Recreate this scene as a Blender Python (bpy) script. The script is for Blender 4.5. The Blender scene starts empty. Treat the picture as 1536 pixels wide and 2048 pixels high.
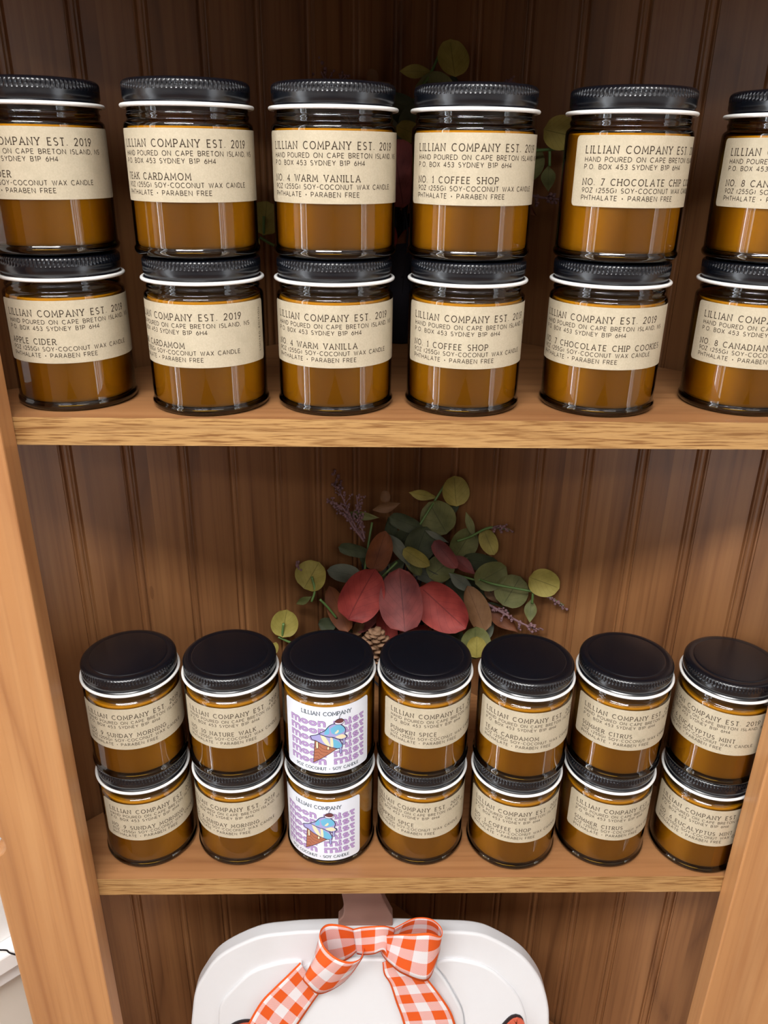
import bpy, bmesh, math, random
from mathutils import Vector, Matrix
PI = math.pi
S = 0.001                      # everything below is written in millimetres
sc = bpy.context.scene
col = sc.collection

# ------------------------------------------------------------------ camera
FPX, PITCH, YAW, ROLL = 1595.3, math.radians(24.007), math.radians(1.351), math.radians(0.83)
CAM = Vector((255.54, -484.27, 550.59))
cF = Vector((math.sin(YAW)*math.cos(PITCH), math.cos(YAW)*math.cos(PITCH), -math.sin(PITCH)))
r0 = Vector((math.cos(YAW), -math.sin(YAW), 0)); u0 = r0.cross(cF)
cR = r0*math.cos(ROLL) + u0*math.sin(ROLL)
cU = -r0*math.sin(ROLL) + u0*math.cos(ROLL)
cam_d = bpy.data.cameras.new('camera'); cam = bpy.data.objects.new('camera', cam_d); col.objects.link(cam)
cam_d.sensor_fit = 'VERTICAL'; cam_d.sensor_height = 24.0; cam_d.lens = FPX/2048*24.0
cam_d.clip_start = 0.02; cam_d.clip_end = 30
cam.matrix_world = Matrix(((cR.x, cU.x, -cF.x, CAM.x*S), (cR.y, cU.y, -cF.y, CAM.y*S), (cR.z, cU.z, -cF.z, CAM.z*S), (0, 0, 0, 1)))
sc.camera = cam

# ------------------------------------------------------------------ world, exposure, lights
w = bpy.data.worlds.new('world'); sc.world = w; w.use_nodes = True
w.node_tree.nodes['Background'].inputs[0].default_value = (0.80, 0.88, 1.0, 1)
w.node_tree.nodes['Background'].inputs[1].default_value = 0.3
sc.view_settings.view_transform = 'Standard'; sc.view_settings.look = 'None'
sc.view_settings.gamma = 1; sc.view_settings.use_curve_mapping = False
sc.view_settings.exposure = -0.12
ANG = math.radians(47.74); XV, YV = 292.8, 334.8          # the corner where the two panelled backs meet
dL = Vector((-math.sin(ANG), -math.cos(ANG), 0)); dR = Vector((math.sin(ANG), -math.cos(ANG), 0))
nL = Vector((math.cos(ANG), -math.sin(ANG), 0)); nR = Vector((-math.cos(ANG), -math.sin(ANG), 0))   # into the room
FLOOR, CEIL, ROOM = -900.0, 1650.0, 4000.0
KORN = Vector((XV, YV+24, 0))
def room(u, v, z):                                        # u along the left wall, v along the right wall
    p = KORN + dL*u + dR*v; return Vector((p.x, p.y, z))
def area(name, pos, aim, sx, sy, power, color):
    d = bpy.data.lights.new(name, 'AREA'); d.shape = 'RECTANGLE'; d.size = sx*S; d.size_y = sy*S
    d.energy = power; d.color = color
    o = bpy.data.objects.new(name, d); col.objects.link(o)
    o.location = Vector(pos)*S
    o.rotation_euler = (Vector(aim)-Vector(pos)).to_track_quat('-Z', 'Y').to_euler()
    return o
DAY = (0.84, 0.92, 1.0); WARM = (1.0, 0.985, 0.965)
# wide window lights, and narrow strips added to draw streaks in the jars: (wall, along it, width, bottom, height, power)
WINDOWS = [('u', 880, 90, -850, 2050, 8.5), ('u', 1030, 40, -850, 2050, 3.4), ('u', 1240, 60, -850, 2050, 3.6), ('u', 2200, 600, -500, 1900, 16),
           ('v', 1080, 40, -850, 2050, 1.8), ('v', 1250, 90, -850, 2050, 3.6), ('v', 1500, 60, -850, 2050, 2.4), ('v', 1720, 120, -850, 2050, 4.2), ('v', 2500, 700, -500, 1900, 18)]
for i, (wl, al, wd, zb, ht, pw) in enumerate(WINDOWS):
    if wl == 'u': p, q = room(al, 30, zb+ht/2), room(al, 1000, zb+ht/2)
    else: p, q = room(30, al, zb+ht/2), room(1000, al, zb+ht/2)
    area('window_light', p, q, wd, ht, pw, DAY)
CEILS = [(1300, 850, 1200, 300, 50), (2600, 1600, 1200, 300, 16), (1500, 2600, 1200, 300, 10)]
for (u, v, sx, sy, pw) in CEILS:
    p = room(u, v, CEIL-40); area('ceiling_light_lamp', p, p-Vector((0, 0, 100)), sx, sy, pw, WARM)

# ------------------------------------------------------------------ helpers
def link(name, me, mats, parent=None, smooth=None):
    o = bpy.data.objects.new(name, me); col.objects.link(o)
    for m in (mats if isinstance(mats, (list, tuple)) else [mats]): me.materials.append(m)
    if parent: o.parent = parent
    if smooth is not None: shade(me, smooth)
    return o
def shade(me, ang):
    me.polygons.foreach_set('use_smooth', [True]*len(me.polygons))
    if ang < 180:
        try: me.set_sharp_from_angle(angle=math.radians(ang))
        except Exception: pass
def to_mesh(bm, name, scale=True):
    if scale: bmesh.ops.scale(bm, vec=(S, S, S), verts=bm.verts)
    me = bpy.data.meshes.new(name); bm.to_mesh(me); bm.free(); return me
def empty(name, loc, rz=0, parent=None):
    o = bpy.data.objects.new(name, None); col.objects.link(o)
    o.location = Vector(loc)*S; o.rotation_euler = (0, 0, rz); o.empty_display_size = 0.02
    if parent: o.parent = parent
    return o
def tag(o, label=None, cat=None, group=None, kind=None):
    if label: o['label'] = label
    if cat: o['category'] = cat
    if group: o['group'] = group
    if kind: o['kind'] = kind
    return o
def box(bm, lo, hi, M=None):
    r = bmesh.ops.create_cube(bm, size=1)['verts']
    for v in r:
        v.co = Vector([(lo[i]+hi[i])/2 + v.co[i]*(hi[i]-lo[i]) for i in range(3)])
        if M: v.co = M @ v.co
    return r
def prism(bm, pts, d, mat=0):                             # closed outline of 3D points pushed along vector d
    a = [bm.verts.new(p) for p in pts]; b = [bm.verts.new(Vector(p)+d) for p in pts]
    n = len(pts)
    fs = [bm.faces.new(a), bm.faces.new(b[::-1])]
    for i in range(n): fs.append(bm.faces.new((a[i], b[i], b[(i+1) % n], a[(i+1) % n])))
    for f in fs: f.material_index = mat
    bmesh.ops.recalc_face_normals(bm, faces=fs)
    return fs
def lathe(bm, prof, seg, rfun=None, mat=0, cap0=True, cap1=True):
    rings = []
    for k, (r, z) in enumerate(prof):
        rings.append([bm.verts.new(((r+(rfun(k, i) if rfun else 0))*math.cos(2*PI*i/seg), (r+(rfun(k, i) if rfun else 0))*math.sin(2*PI*i/seg), z)) for i in range(seg)])
    fs = []
    for a, b in zip(rings, rings[1:]):
        for i in range(seg): fs.append(bm.faces.new((a[i], a[(i+1) % seg], b[(i+1) % seg], b[i])))
    if cap0: fs.append(bm.faces.new(rings[0][::-1]))
    if cap1: fs.append(bm.faces.new(rings[-1]))
    for f in fs: f.material_index = mat
    return fs
def tube(bm, pts, rad, seg=6, mat=0):
    pts = [Vector(p) for p in pts]; n = len(pts)
    rs = rad if isinstance(rad, (list, tuple)) else [rad]*n
    rings = []; ref = Vector((0.3, 0.5, 0.8))
    for i, p in enumerate(pts):
        t = (pts[min(i+1, n-1)]-pts[max(i-1, 0)]).normalized()
        a = t.cross(ref)
        if a.length < 1e-3: a = t.cross(Vector((1, 0, 0)))
        a.normalize(); b = t.cross(a)
        rings.append([bm.verts.new(p+(a*math.cos(2*PI*k/seg)+b*math.sin(2*PI*k/seg))*rs[i]) for k in range(seg)])
    fs = []
    for a, b in zip(rings, rings[1:]):
        for k in range(seg): fs.append(bm.faces.new((a[k], a[(k+1) % seg], b[(k+1) % seg], b[k])))
    fs.append(bm.faces.new(rings[0][::-1])); fs.append(bm.faces.new(rings[-1]))
    for f in fs: f.material_index = mat
    bmesh.ops.recalc_face_normals(bm, faces=fs)
def spline(pts, n=8):                                     # Catmull-Rom through vectors
    pts = [Vector(p) for p in pts]; out = []
    for i in range(len(pts)-1):
        p0 = pts[i-1] if i else pts[0]*2-pts[1]
        p1, p2 = pts[i], pts[i+1]
        p3 = pts[i+2] if i+2 < len(pts) else pts[-1]*2-pts[-2]
        for k in range(n):
            t = k/n
            out.append(0.5*((2*p1)+(p2-p0)*t+(2*p0-5*p1+4*p2-p3)*t*t+(3*p1-p0-3*p2+p3)*t**3))
    out.append(pts[-1]); return out
def ray(px, py): return cF + cR*((px-768)/FPX) + cU*((1024-py)/FPX)
def at(px, py, Y):                                        # the point of the place at depth Y seen at that pixel
    v = ray(px, py); return CAM + v*((Y-CAM.y)/v.y)
def depth(p): return (Vector(p)-CAM).dot(cF)

# ------------------------------------------------------------------ materials
def lin(r, g, b):
    f = lambda c: (c/255/12.92) if c/255 <= 0.04045 else ((c/255+0.055)/1.055)**2.4
    return (f(r), f(g), f(b), 1)
def newmat(name):
    m = bpy.data.materials.new(name); m.use_nodes = True
    nt = m.node_tree; return m, nt, nt.nodes['Principled BSDF']
def N(nt, t, **kw):
    n = nt.nodes.new(t)
    for k, v in kw.items():
        if k in n.inputs: n.inputs[k].default_value = v
        else: setattr(n, k, v)
    return n
def mth(nt, op, a, b=None, c=None):
    n = nt.nodes.new('ShaderNodeMath'); n.operation = op
    for i, x in enumerate((a, b, c)):
        if x is None: continue
        if hasattr(x, 'links'): nt.links.new(x, n.inputs[i])
        else: n.inputs[i].default_value = x
    return n.outputs[0]
def mixc(nt, fac, a, b, blend='MIX'):
    n = nt.nodes.new('ShaderNodeMix'); n.data_type = 'RGBA'; n.blend_type = blend
    for i, x in ((0, fac), (6, a), (7, b)):
        if hasattr(x, 'links'): nt.links.new(x, n.inputs[i])
        else: n.inputs[i].default_value = x
    return n.outputs[2]
def plain(name, c, rough=0.6, spec=0.5, metal=0, noise=0, nscale=60, coat=0):
    m, nt, p = newmat(name)
    p.inputs['Base Color'].default_value = c; p.inputs['Roughness'].default_value = rough
    p.inputs['Specular IOR Level'].default_value = spec; p.inputs['Metallic'].default_value = metal
    p.inputs['Coat Weight'].default_value = coat; p.inputs['Coat Roughness'].default_value = 0.05
    if noise:
        tc = N(nt, 'ShaderNodeTexCoord'); nz = N(nt, 'ShaderNodeTexNoise', Scale=nscale, Detail=4.0)
        nt.links.new(tc.outputs['Object'], nz.inputs['Vector'])
        dk = tuple(x*(1-noise) for x in c[:3])+(1,); lt = tuple(min(1, x*(1+noise)) for x in c[:3])+(1,)
        nt.links.new(mixc(nt, nz.outputs['Fac'], dk, lt), p.inputs['Base Color'])
    return m
def wood(name, base, dark, light, axis='Z', contour=0.5, fine=0.35, fine_scale=260, big=9.0, plank=0, rough=0.42, warp=5.0, along=0.10, fstretch=0.018):
    m, nt, p = newmat(name)
    tc = N(nt, 'ShaderNodeTexCoord'); sep = N(nt, 'ShaderNodeSeparateXYZ'); nt.links.new(tc.outputs['Object'], sep.inputs[0])
    ax = 'XYZ'.index(axis)
    def stretched(k):
        mp = N(nt, 'ShaderNodeMapping'); s = [1, 1, 1]; s[ax] = k; mp.inputs['Scale'].default_value = s
        nt.links.new(tc.outputs['Object'], mp.inputs[0]); return mp.outputs[0]
    widx = None
    if plank:
        widx = mth(nt, 'FLOOR', mth(nt, 'DIVIDE', sep.outputs[0], plank))
    def noise(vec, scale, det):
        n = N(nt, 'ShaderNodeTexNoise', noise_dimensions='4D', Scale=scale, Detail=det)
        nt.links.new(vec, n.inputs['Vector'])
        if widx is not None: nt.links.new(mth(nt, 'MULTIPLY', widx, 3.71), n.inputs['W'])
        return n.outputs['Fac']
    n1 = noise(stretched(along), warp, 2.0)
    band = mth(nt, 'PINGPONG', mth(nt, 'MULTIPLY', n1, big), 0.5)                   # contour lines of the growth rings
    band = mth(nt, 'POWER', mth(nt, 'MULTIPLY', band, 2.0), 5.0)
    n2 = noise(stretched(fstretch), fine_scale, 3.0)
    n3 = noise(stretched(0.25), 5.0, 2.0)
    n4 = noise(stretched(0.03), fine_scale*0.35, 2.0)
    c = mixc(nt, mth(nt, 'MULTIPLY', band, contour), base, dark)
    ft = mth(nt, 'SMOOTH_MIN', mth(nt, 'MAXIMUM', mth(nt, 'MULTIPLY', mth(nt, 'SUBTRACT', n2, 0.47), 6.0), 0.0), 1.0, 0.1)
    c = mixc(nt, mth(nt, 'MULTIPLY', ft, fine), c, dark)
    lt = mth(nt, 'MINIMUM', mth(nt, 'MAXIMUM', mth(nt, 'MULTIPLY', mth(nt, 'SUBTRACT', n4, 0.5), 5.0), 0.0), 1.0)
    c = mixc(nt, mth(nt, 'MULTIPLY', lt, 0.45), c, light)
    c = mixc(nt, mth(nt, 'MULTIPLY', mth(nt, 'ABSOLUTE', mth(nt, 'SUBTRACT', n3, 0.5)), 1.6), c, dark)
    # small dark pin knots
    vk = N(nt, 'ShaderNodeTexVoronoi', Scale=16.0); nt.links.new(stretched(0.30), vk.inputs['Vector'])
    kn = mth(nt, 'LESS_THAN', vk.outputs['Distance'], 0.035)
    c = mixc(nt, mth(nt, 'MULTIPLY', kn, 0.5), c, dark)
    if widx is not None:
        wn = N(nt, 'ShaderNodeTexWhiteNoise', noise_dimensions='1D'); nt.links.new(widx, wn.inputs['W'])
        c = mixc(nt, mth(nt, 'MULTIPLY', wn.outputs['Value'], 0.22), c, dark)
    nt.links.new(c, p.inputs['Base Color'])
    bp = N(nt, 'ShaderNodeBump', Strength=0.12, Distance=0.0006); nt.links.new(n2, bp.inputs['Height'])
    nt.links.new(bp.outputs[0], p.inputs['Normal'])
    p.inputs['Roughness'].default_value = rough
    return m
M_back = wood('stained_beadboard', lin(154, 106, 66), lin(104, 66, 40), lin(176, 126, 80), 'Z', contour=0.75, fine=0.42, plank=0.04912, big=9.0)
M_stile = wood('honey_pine', lin(192, 138, 88), lin(152, 98, 58), lin(212, 162, 110), 'Z', contour=0.62, fine=0.30, big=9.0)
M_shelf = wood('shelf_veneer', lin(164, 115, 73), lin(122, 78, 46), lin(180, 132, 87), 'X', contour=0.6, fine=0.36, big=9.0)
M_edge = wood('oak_edge_banding', lin(184, 143, 90), lin(124, 82, 42), lin(200, 162, 108), 'X', contour=0.5, fine=0.95, fine_scale=950, big=14.0, along=0.16, fstretch=0.05)
M_lid = plain('black_lacquered_metal', lin(12, 15, 22), 0.24, 0.8)
M_rim = plain('white_enamel', lin(244, 243, 240), 0.35)
M_wax = plain('cream_wax', lin(238, 214, 166), 0.6)
M_foot = plain('thick_amber_glass', lin(22, 12, 6), 0.08, 0.6)
M_ink = plain('dark_brown_ink', lin(62, 50, 40), 0.8, 0.2)
M_white = plain('white_paint', lin(236, 237, 240), 0.55, noise=0.02, nscale=20)
M_plaster = plain('white_wall_paint', lin(240, 238, 234), 0.8)
M_dim = plain('taupe_wall_paint', lin(176, 166, 158), 0.8)
M_beige = plain('beige_wall_paint', lin(224, 216, 204), 0.85, noise=0.03, nscale=30)
M_trimw = plain('white_gloss_trim', lin(245, 244, 243), 0.4)
M_floor = wood('floor_planks', lin(120, 92, 70), lin(80, 58, 42), lin(140, 110, 86), 'X')
M_brown = plain('brown_stem_paint', lin(146, 110, 97), 0.7, noise=0.05, nscale=40)
M_blackw = plain('black_cable_sheath', lin(25, 25, 28), 0.5)

def kraft():
    m, nt, p = newmat('kraft_paper')
    tc = N(nt, 'ShaderNodeTexCoord')
    a = N(nt, 'ShaderNodeTexNoise', Scale=900.0, Detail=5.0, Roughness=0.7); nt.links.new(tc.outputs['Object'], a.inputs['Vector'])
    b = N(nt, 'ShaderNodeTexNoise', Scale=110.0, Detail=3.0); nt.links.new(tc.outputs['Object'], b.inputs['Vector'])
    c = mixc(nt, a.outputs['Fac'], lin(178, 165, 141), lin(210, 198, 173))
    f = mth(nt, 'MINIMUM', mth(nt, 'MAXIMUM', mth(nt, 'MULTIPLY', mth(nt, 'SUBTRACT', b.outputs['Fac'], 0.5), 3.0), 0.0), 0.5)
    c = mixc(nt, f, c, lin(182, 171, 147))
    nt.links.new(c, p.inputs['Base Color']); p.inputs['Roughness'].default_value = 0.75
    p.inputs['Specular IOR Level'].default_value = 0.25
    return m
M_kraft = kraft()
def amber():
    m, nt, p = newmat('amber_glass'); nt.nodes.remove(p)
    out = nt.nodes['Material Output']
    lw = N(nt, 'ShaderNodeLayerWeight', Blend=0.5)
    # longer path through the glass wall at glancing angles: the amber tint deepens
    f = mth(nt, 'POWER', lw.outputs['Facing'], 3.6)
    tint = mixc(nt, f, (0.71, 0.505, 0.10, 1), (0.02, 0.006, 0.002, 1))
    tr = N(nt, 'ShaderNodeBsdfTransparent'); nt.links.new(tint, tr.inputs['Color'])
    gl = N(nt, 'ShaderNodeBsdfGlossy', Roughness=0.03); gl.inputs['Color'].default_value = (1, 1, 1, 1)
    fr = N(nt, 'ShaderNodeFresnel', IOR=1.52)
    mx = N(nt, 'ShaderNodeMixShader'); nt.links.new(fr.outputs[0], mx.inputs[0])
    nt.links.new(tr.outputs[0], mx.inputs[1]); nt.links.new(gl.outputs[0], mx.inputs[2])
    nt.links.new(mx.outputs[0], out.inputs['Surface'])
    return m
M_glass = amber()
def whitelabel():
    m, nt, p = newmat('white_label_paper')
    p.inputs['Base Color'].default_value = lin(230, 234, 244); p.inputs['Roughness'].default_value = 0.5
    return m
M_wlabel = whitelabel()
INK = {k: plain('ink_'+k, c, 0.6, 0.3) for k, c in {
    'lilac': lin(184, 154, 204), 'plum': lin(112, 84, 128), 'slate': lin(74, 86, 98), 'cone': lin(176, 112, 84), 'coneline': lin(120, 70, 55),
    'sky': lin(112, 184, 216), 'violet': lin(166, 162, 212), 'cream': lin(240, 222, 184), 'cherry': lin(110, 62, 62), 'line': lin(40, 46, 70), 'pale': lin(228, 226, 240)}.items()}
def gingham():
    m, nt, p = newmat('orange_gingham')
    uv = N(nt, 'ShaderNodeUVMap'); sep = N(nt, 'ShaderNodeSeparateXYZ'); nt.links.new(uv.outputs[0], sep.inputs[0])
    u, v = sep.outputs[0], sep.outputs[1]                  # u along in widths, v across 0..1
    su = mth(nt, 'GREATER_THAN', mth(nt, 'FRACT', mth(nt, 'MULTIPLY', u, 2.0)), 0.5)
    sv = mth(nt, 'GREATER_THAN', mth(nt, 'FRACT', mth(nt, 'ADD', mth(nt, 'MULTIPLY', v, 2.0), 0.25)), 0.5)
    tw = mth(nt, 'GREATER_THAN', mth(nt, 'FRACT', mth(nt, 'MULTIPLY', mth(nt, 'ADD', u, v), 30.0)), 0.5)
    both = mth(nt, 'MULTIPLY', su, sv)
    one = mth(nt, 'SUBTRACT', mth(nt, 'ADD', su, sv), mth(nt, 'MULTIPLY', both, 2.0))
    fac = mth(nt, 'ADD', both, mth(nt, 'MULTIPLY', one, mth(nt, 'ADD', 0.38, mth(nt, 'MULTIPLY', tw, 0.25))))
    ed = mth(nt, 'GREATER_THAN', mth(nt, 'ABSOLUTE', mth(nt, 'SUBTRACT', v, 0.5)), 0.455)
    fac = mth(nt, 'MAXIMUM', fac, ed)
    c = mixc(nt, fac, lin(238, 232, 234), lin(232, 96, 38))
    nt.links.new(c, p.inputs['Base Color']); p.inputs['Roughness'].default_value = 0.8
    p.inputs['Specular IOR Level'].default_value = 0.15
    nz = N(nt, 'ShaderNodeTexNoise', Scale=700.0); tc = N(nt, 'ShaderNodeTexCoord'); nt.links.new(tc.outputs['Object'], nz.inputs['Vector'])
    bp = N(nt, 'ShaderNodeBump', Strength=0.3, Distance=0.0004); nt.links.new(nz.outputs['Fac'], bp.inputs['Height']); nt.links.new(bp.outputs[0], p.inputs['Normal'])
    return m
M_ging = gingham()
def leafmat(name, a, b, vein):
    m, nt, p = newmat(name)
    uv = N(nt, 'ShaderNodeUVMap'); sep = N(nt, 'ShaderNodeSeparateXYZ'); nt.links.new(uv.outputs[0], sep.inputs[0])
    tc = N(nt, 'ShaderNodeTexCoord')
    nz = N(nt, 'ShaderNodeTexNoise', Scale=38.0, Detail=4.0); nt.links.new(tc.outputs['Object'], nz.inputs['Vector'])
    f = mth(nt, 'MINIMUM', mth(nt, 'MAXIMUM', mth(nt, 'MULTIPLY', mth(nt, 'SUBTRACT', nz.outputs['Fac'], 0.32), 2.8), 0.0), 1.0)
    c = mixc(nt, f, a, b)
    ax = mth(nt, 'ABSOLUTE', mth(nt, 'SUBTRACT', sep.outputs[1], 0.5))
    mid = mth(nt, 'LESS_THAN', ax, 0.014)
    side = mth(nt, 'LESS_THAN', mth(nt, 'FRACT', mth(nt, 'MULTIPLY', mth(nt, 'SUBTRACT', sep.outputs[0], mth(nt, 'MULTIPLY', ax, 0.9)), 6.0)), 0.06)
    c = mixc(nt, mth(nt, 'MULTIPLY', mth(nt, 'MAXIMUM', mid, mth(nt, 'MULTIPLY', side, 0.6)), 0.55), c, vein)
    nt.links.new(c, p.inputs['Base Color']); p.inputs['Roughness'].default_value = 0.6
    p.inputs['Specular IOR Level'].default_value = 0.3
    return m
LEAF = {'red': leafmat('red_leaf_cloth', lin(118, 40, 38), lin(170, 70, 62), lin(76, 26, 26)),
        'mauve': leafmat('mauve_leaf_cloth', lin(98, 50, 50), lin(146, 76, 72), lin(72, 34, 36)),
        'rust': leafmat('rust_leaf_cloth', lin(98, 54, 32), lin(132, 78, 46), lin(72, 40, 26)),
        'tan': leafmat('tan_leaf_cloth', lin(108, 76, 50), lin(138, 102, 70), lin(80, 54, 36)),
        'yellow': leafmat('yellow_green_leaf', lin(118, 108, 44), lin(172, 158, 82), lin(78, 74, 28)),
        'olive': leafmat('olive_leaf', lin(82, 86, 46), lin(128, 128, 80), lin(56, 60, 32)),
        'green': leafmat('dark_green_leaf', lin(50, 56, 38), lin(80, 86, 60), lin(38, 44, 28)),
        'grey': leafmat('grey_green_leaf', lin(84, 90, 78), lin(116, 118, 102), lin(66, 72, 62))}
M_stem = plain('green_stem_plastic', lin(98, 128, 70), 0.5)
M_twig = plain('lilac_twig', lin(132, 100, 104), 0.7, noise=0.2)
M_dark = plain('shaded_twig', lin(34, 34, 48), 0.7)  # shade at the twig base, put into the colour
M_conec = plain('pine_cone_scales', lin(150, 116, 88), 0.7, noise=0.3)

# ------------------------------------------------------------------ the room
def slab(name, pts, d, mat, kind='structure'):
    bm = bmesh.new(); prism(bm, pts, d)
    return tag(link(name, to_mesh(bm, name), mat), kind=kind)
T = 60
slab('floor', [room(-T, -T, FLOOR), room(ROOM+T, -T, FLOOR), room(ROOM+T, ROOM+T, FLOOR), room(-T, ROOM+T, FLOOR)], Vector((0, 0, -T)), M_floor)
slab('ceiling', [room(-T, -T, CEIL), room(ROOM+T, -T, CEIL), room(ROOM+T, ROOM+T, CEIL), room(-T, ROOM+T, CEIL)], Vector((0, 0, T)), M_plaster)
SILL = -118.0
up = lambda u0_, v0_, u1_, v1_, z0, z1: [room(u0_, v0_, z0), room(u1_, v1_, z0), room(u1_, v1_, z1), room(u0_, v0_, z1)]
slab('wall_left', up(0, 0, ROOM, 0, FLOOR, CEIL), -nL*T, M_beige)
slab('wall_right', up(0, 0, 0, ROOM, FLOOR, CEIL), -nR*T, M_dim)
slab('wall_front', up(ROOM, 0, ROOM, ROOM, FLOOR, CEIL), dL*T, M_dim)
slab('wall_back', up(0, ROOM, ROOM, ROOM, FLOOR, CEIL), dR*T, M_dim)
# ------------------------------------------------------------------ white chair rail and upper wall board on the wall at the left
def wall_trim(name, z0, z1, out, u1=830):
    bm = bmesh.new(); prism(bm, up(425, 0, u1, 0, z0, z1), nL*out)
    o = tag(link(name, to_mesh(bm, name), M_trimw), kind='structure')
    b = o.modifiers.new('edge', 'BEVEL'); b.width = 0.002; b.segments = 2
    return o
wall_trim('trim_1', SILL-24, SILL, 14)
wall_trim('trim_2', SILL, SILL+20, 24)
wall_trim('trim_3', SILL+20, SILL+620, 8)
for i, (wl, al, wd, zb, ht, pw) in enumerate(WINDOWS):    # surrounds of the window lights and the added streak strips
    bm = bmesh.new()
    def P(a, z, o): return room(a, o, z) if wl == 'u' else room(o, a, z)
    for (a0, a1, z0, z1) in ((al-wd/2-40, al-wd/2, zb-40, zb+ht+40), (al+wd/2, al+wd/2+40, zb-40, zb+ht+40), (al-wd/2, al+wd/2, zb-40, zb), (al-wd/2, al+wd/2, zb+ht, zb+ht+40)):
        prism(bm, [P(a0, z0, 0), P(a1, z0, 0), P(a1, z1, 0), P(a0, z1, 0)], P(0, 0, 45)-P(0, 0, 0))
    tag(link('window_%d' % (i+1), to_mesh(bm, 'window'), M_trimw), kind='structure')

# ------------------------------------------------------------------ the corner cabinet
XL, XR, TST, TS = 33.66, 557.85, 19.6, 18.2
ZU, ZB, ZT = 398.5, -416.0, 715.0
TOPZ, CABH = 1000.0, 0
cab = empty('corner_cabinet', (XV, 0, FLOOR))
tag(cab, 'honey stained wooden corner cabinet with open shelves and beadboard back', 'cabinet')
def cabpart(name, me, mats, local=None):
    o = link(name, me, mats); o.parent = cab
    o.matrix_parent_inverse = Matrix.Translation(-cab.location)
    return o
def stile(x0, x1, notch=None):
    pts = [(x0, -TST, FLOOR), (x1, -TST, FLOOR), (x1, -TST, TOPZ), (x0, -TST, TOPZ)]
    if notch:
        zc, r = notch; arc = []
        for k in range(13):
            a = PI/2 - PI*k/12
            arc.append((x0+r*math.cos(a), -TST, zc+r*math.sin(a)))
        pts += arc
    bm = bmesh.new(); prism(bm, [Vector(p) for p in pts], Vector((0, TST, 0)))
    o = cabpart('stile', to_mesh(bm, 'stile'), M_stile)
    b = o.modifiers.new('edge', 'BEVEL'); b.width = 0.0012; b.segments = 2; b.limit_method = 'ANGLE'
    return o
pn = at(2, 1690, -TST)
stile(-37.5, XL, (pn.z, 13.5)); stile(XR, XR+72)
# beadboard panels: double grooved boards, one mesh per panel
PITCHB = 49.12
def panel(off, sgn):
    L = 446.0; prof = []                                  # (distance from the corner, depth of the surface)
    k = off; xs = []
    while k > 0: k -= PITCHB
    k += PITCHB
    while k < L:
        xs.append(k); k += PITCHB
    prof.append((0, 0))
    for x in xs:
        for dx, dy in ((-1.6, 0), (-0.3, 2.0), (0.9, 2.2), (1.9, 0.4), (3.2, -0.15), (5.0, -0.15), (6.2, 0.4), (7.2, 2.2), (8.4, 2.0), (9.6, 0)):
            if 0 < x+dx < L: prof.append((x+dx, dy))
    prof.append((L, 0))
    bm = bmesh.new(); rows = []
    for z in (FLOOR+30, TOPZ-20):
        rows.append([bm.verts.new((sgn*d, y, z)) for d, y in prof] + [bm.verts.new((sgn*L, 9, z)), bm.verts.new((0, 9, z))])
    n = len(rows[0]); fs = []
    for i in range(n): fs.append(bm.faces.new((rows[0][i], rows[0][(i+1) % n], rows[1][(i+1) % n], rows[1][i])))
    fs.append(bm.faces.new(rows[0])); fs.append(bm.faces.new(rows[1]))
    bmesh.ops.recalc_face_normals(bm, faces=bm.faces)
    o = cabpart('back_panel', to_mesh(bm, 'back_panel'), M_back)
    th = math.atan2(dR.y, dR.x) if sgn > 0 else math.atan2(-dL.y, -dL.x)
    o.matrix_basis = Matrix.Translation(Vector((XV, YV, 0))*S) @ Matrix.Rotation(th, 4, 'Z')
    return o
# measured groove positions are on the camera-left line of each pair
panel(19.29-PITCHB, 1); panel(69.86-PITCHB*1-8.0, -1)
def shelf(zt):
    m = 5.0; pts = []
    back = lambda x: YV-9-abs(x-XV)/math.tan(ANG)
    pts = [(-30, 0.3), (622, 0.3), (622, back(622)), (XV+4, back(XV+4)), (XV-4, back(XV-4)), (-30, back(-30))]
    bm = bmesh.new(); prism(bm, [Vector((x, y, zt)) for x, y in pts], Vector((0, 0, -TS)))
    bmesh.ops.recalc_face_normals(bm, faces=bm.faces)
    for f in bm.faces:
        if f.normal.y < -0.9: f.material_index = 1
    o = cabpart('shelf', to_mesh(bm, 'shelf'), [M_shelf, M_edge])
    return o
for z in (ZT, ZU, 0.0, ZB): shelf(z)  # the topmost is unseen, set low to shade the upper bay
bm = bmesh.new(); prism(bm, [Vector(p) for p in ((-37, -TST, TOPZ), (XR+72, -TST, TOPZ), (XR+72, 6, TOPZ), (XV+4, YV, TOPZ), (XV-4, YV, TOPZ), (-37, 6, TOPZ))], Vector((0, 0, 20)))
cabpart('top', to_mesh(bm, 'top'), M_stile)
bm = bmesh.new(); box(bm, (XL, -TST+1, 655), (XR, -1, TOPZ))  # unseen rail, added to darken the back of the upper bay
cabpart('shading_rail', to_mesh(bm, 'shading_rail'), M_shelf)
bm = bmesh.new(); box(bm, (XL, -TST+2, FLOOR), (XR, -1, FLOOR+90))
cabpart('toe_board', to_mesh(bm, 'toe_board'), M_stile)

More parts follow.
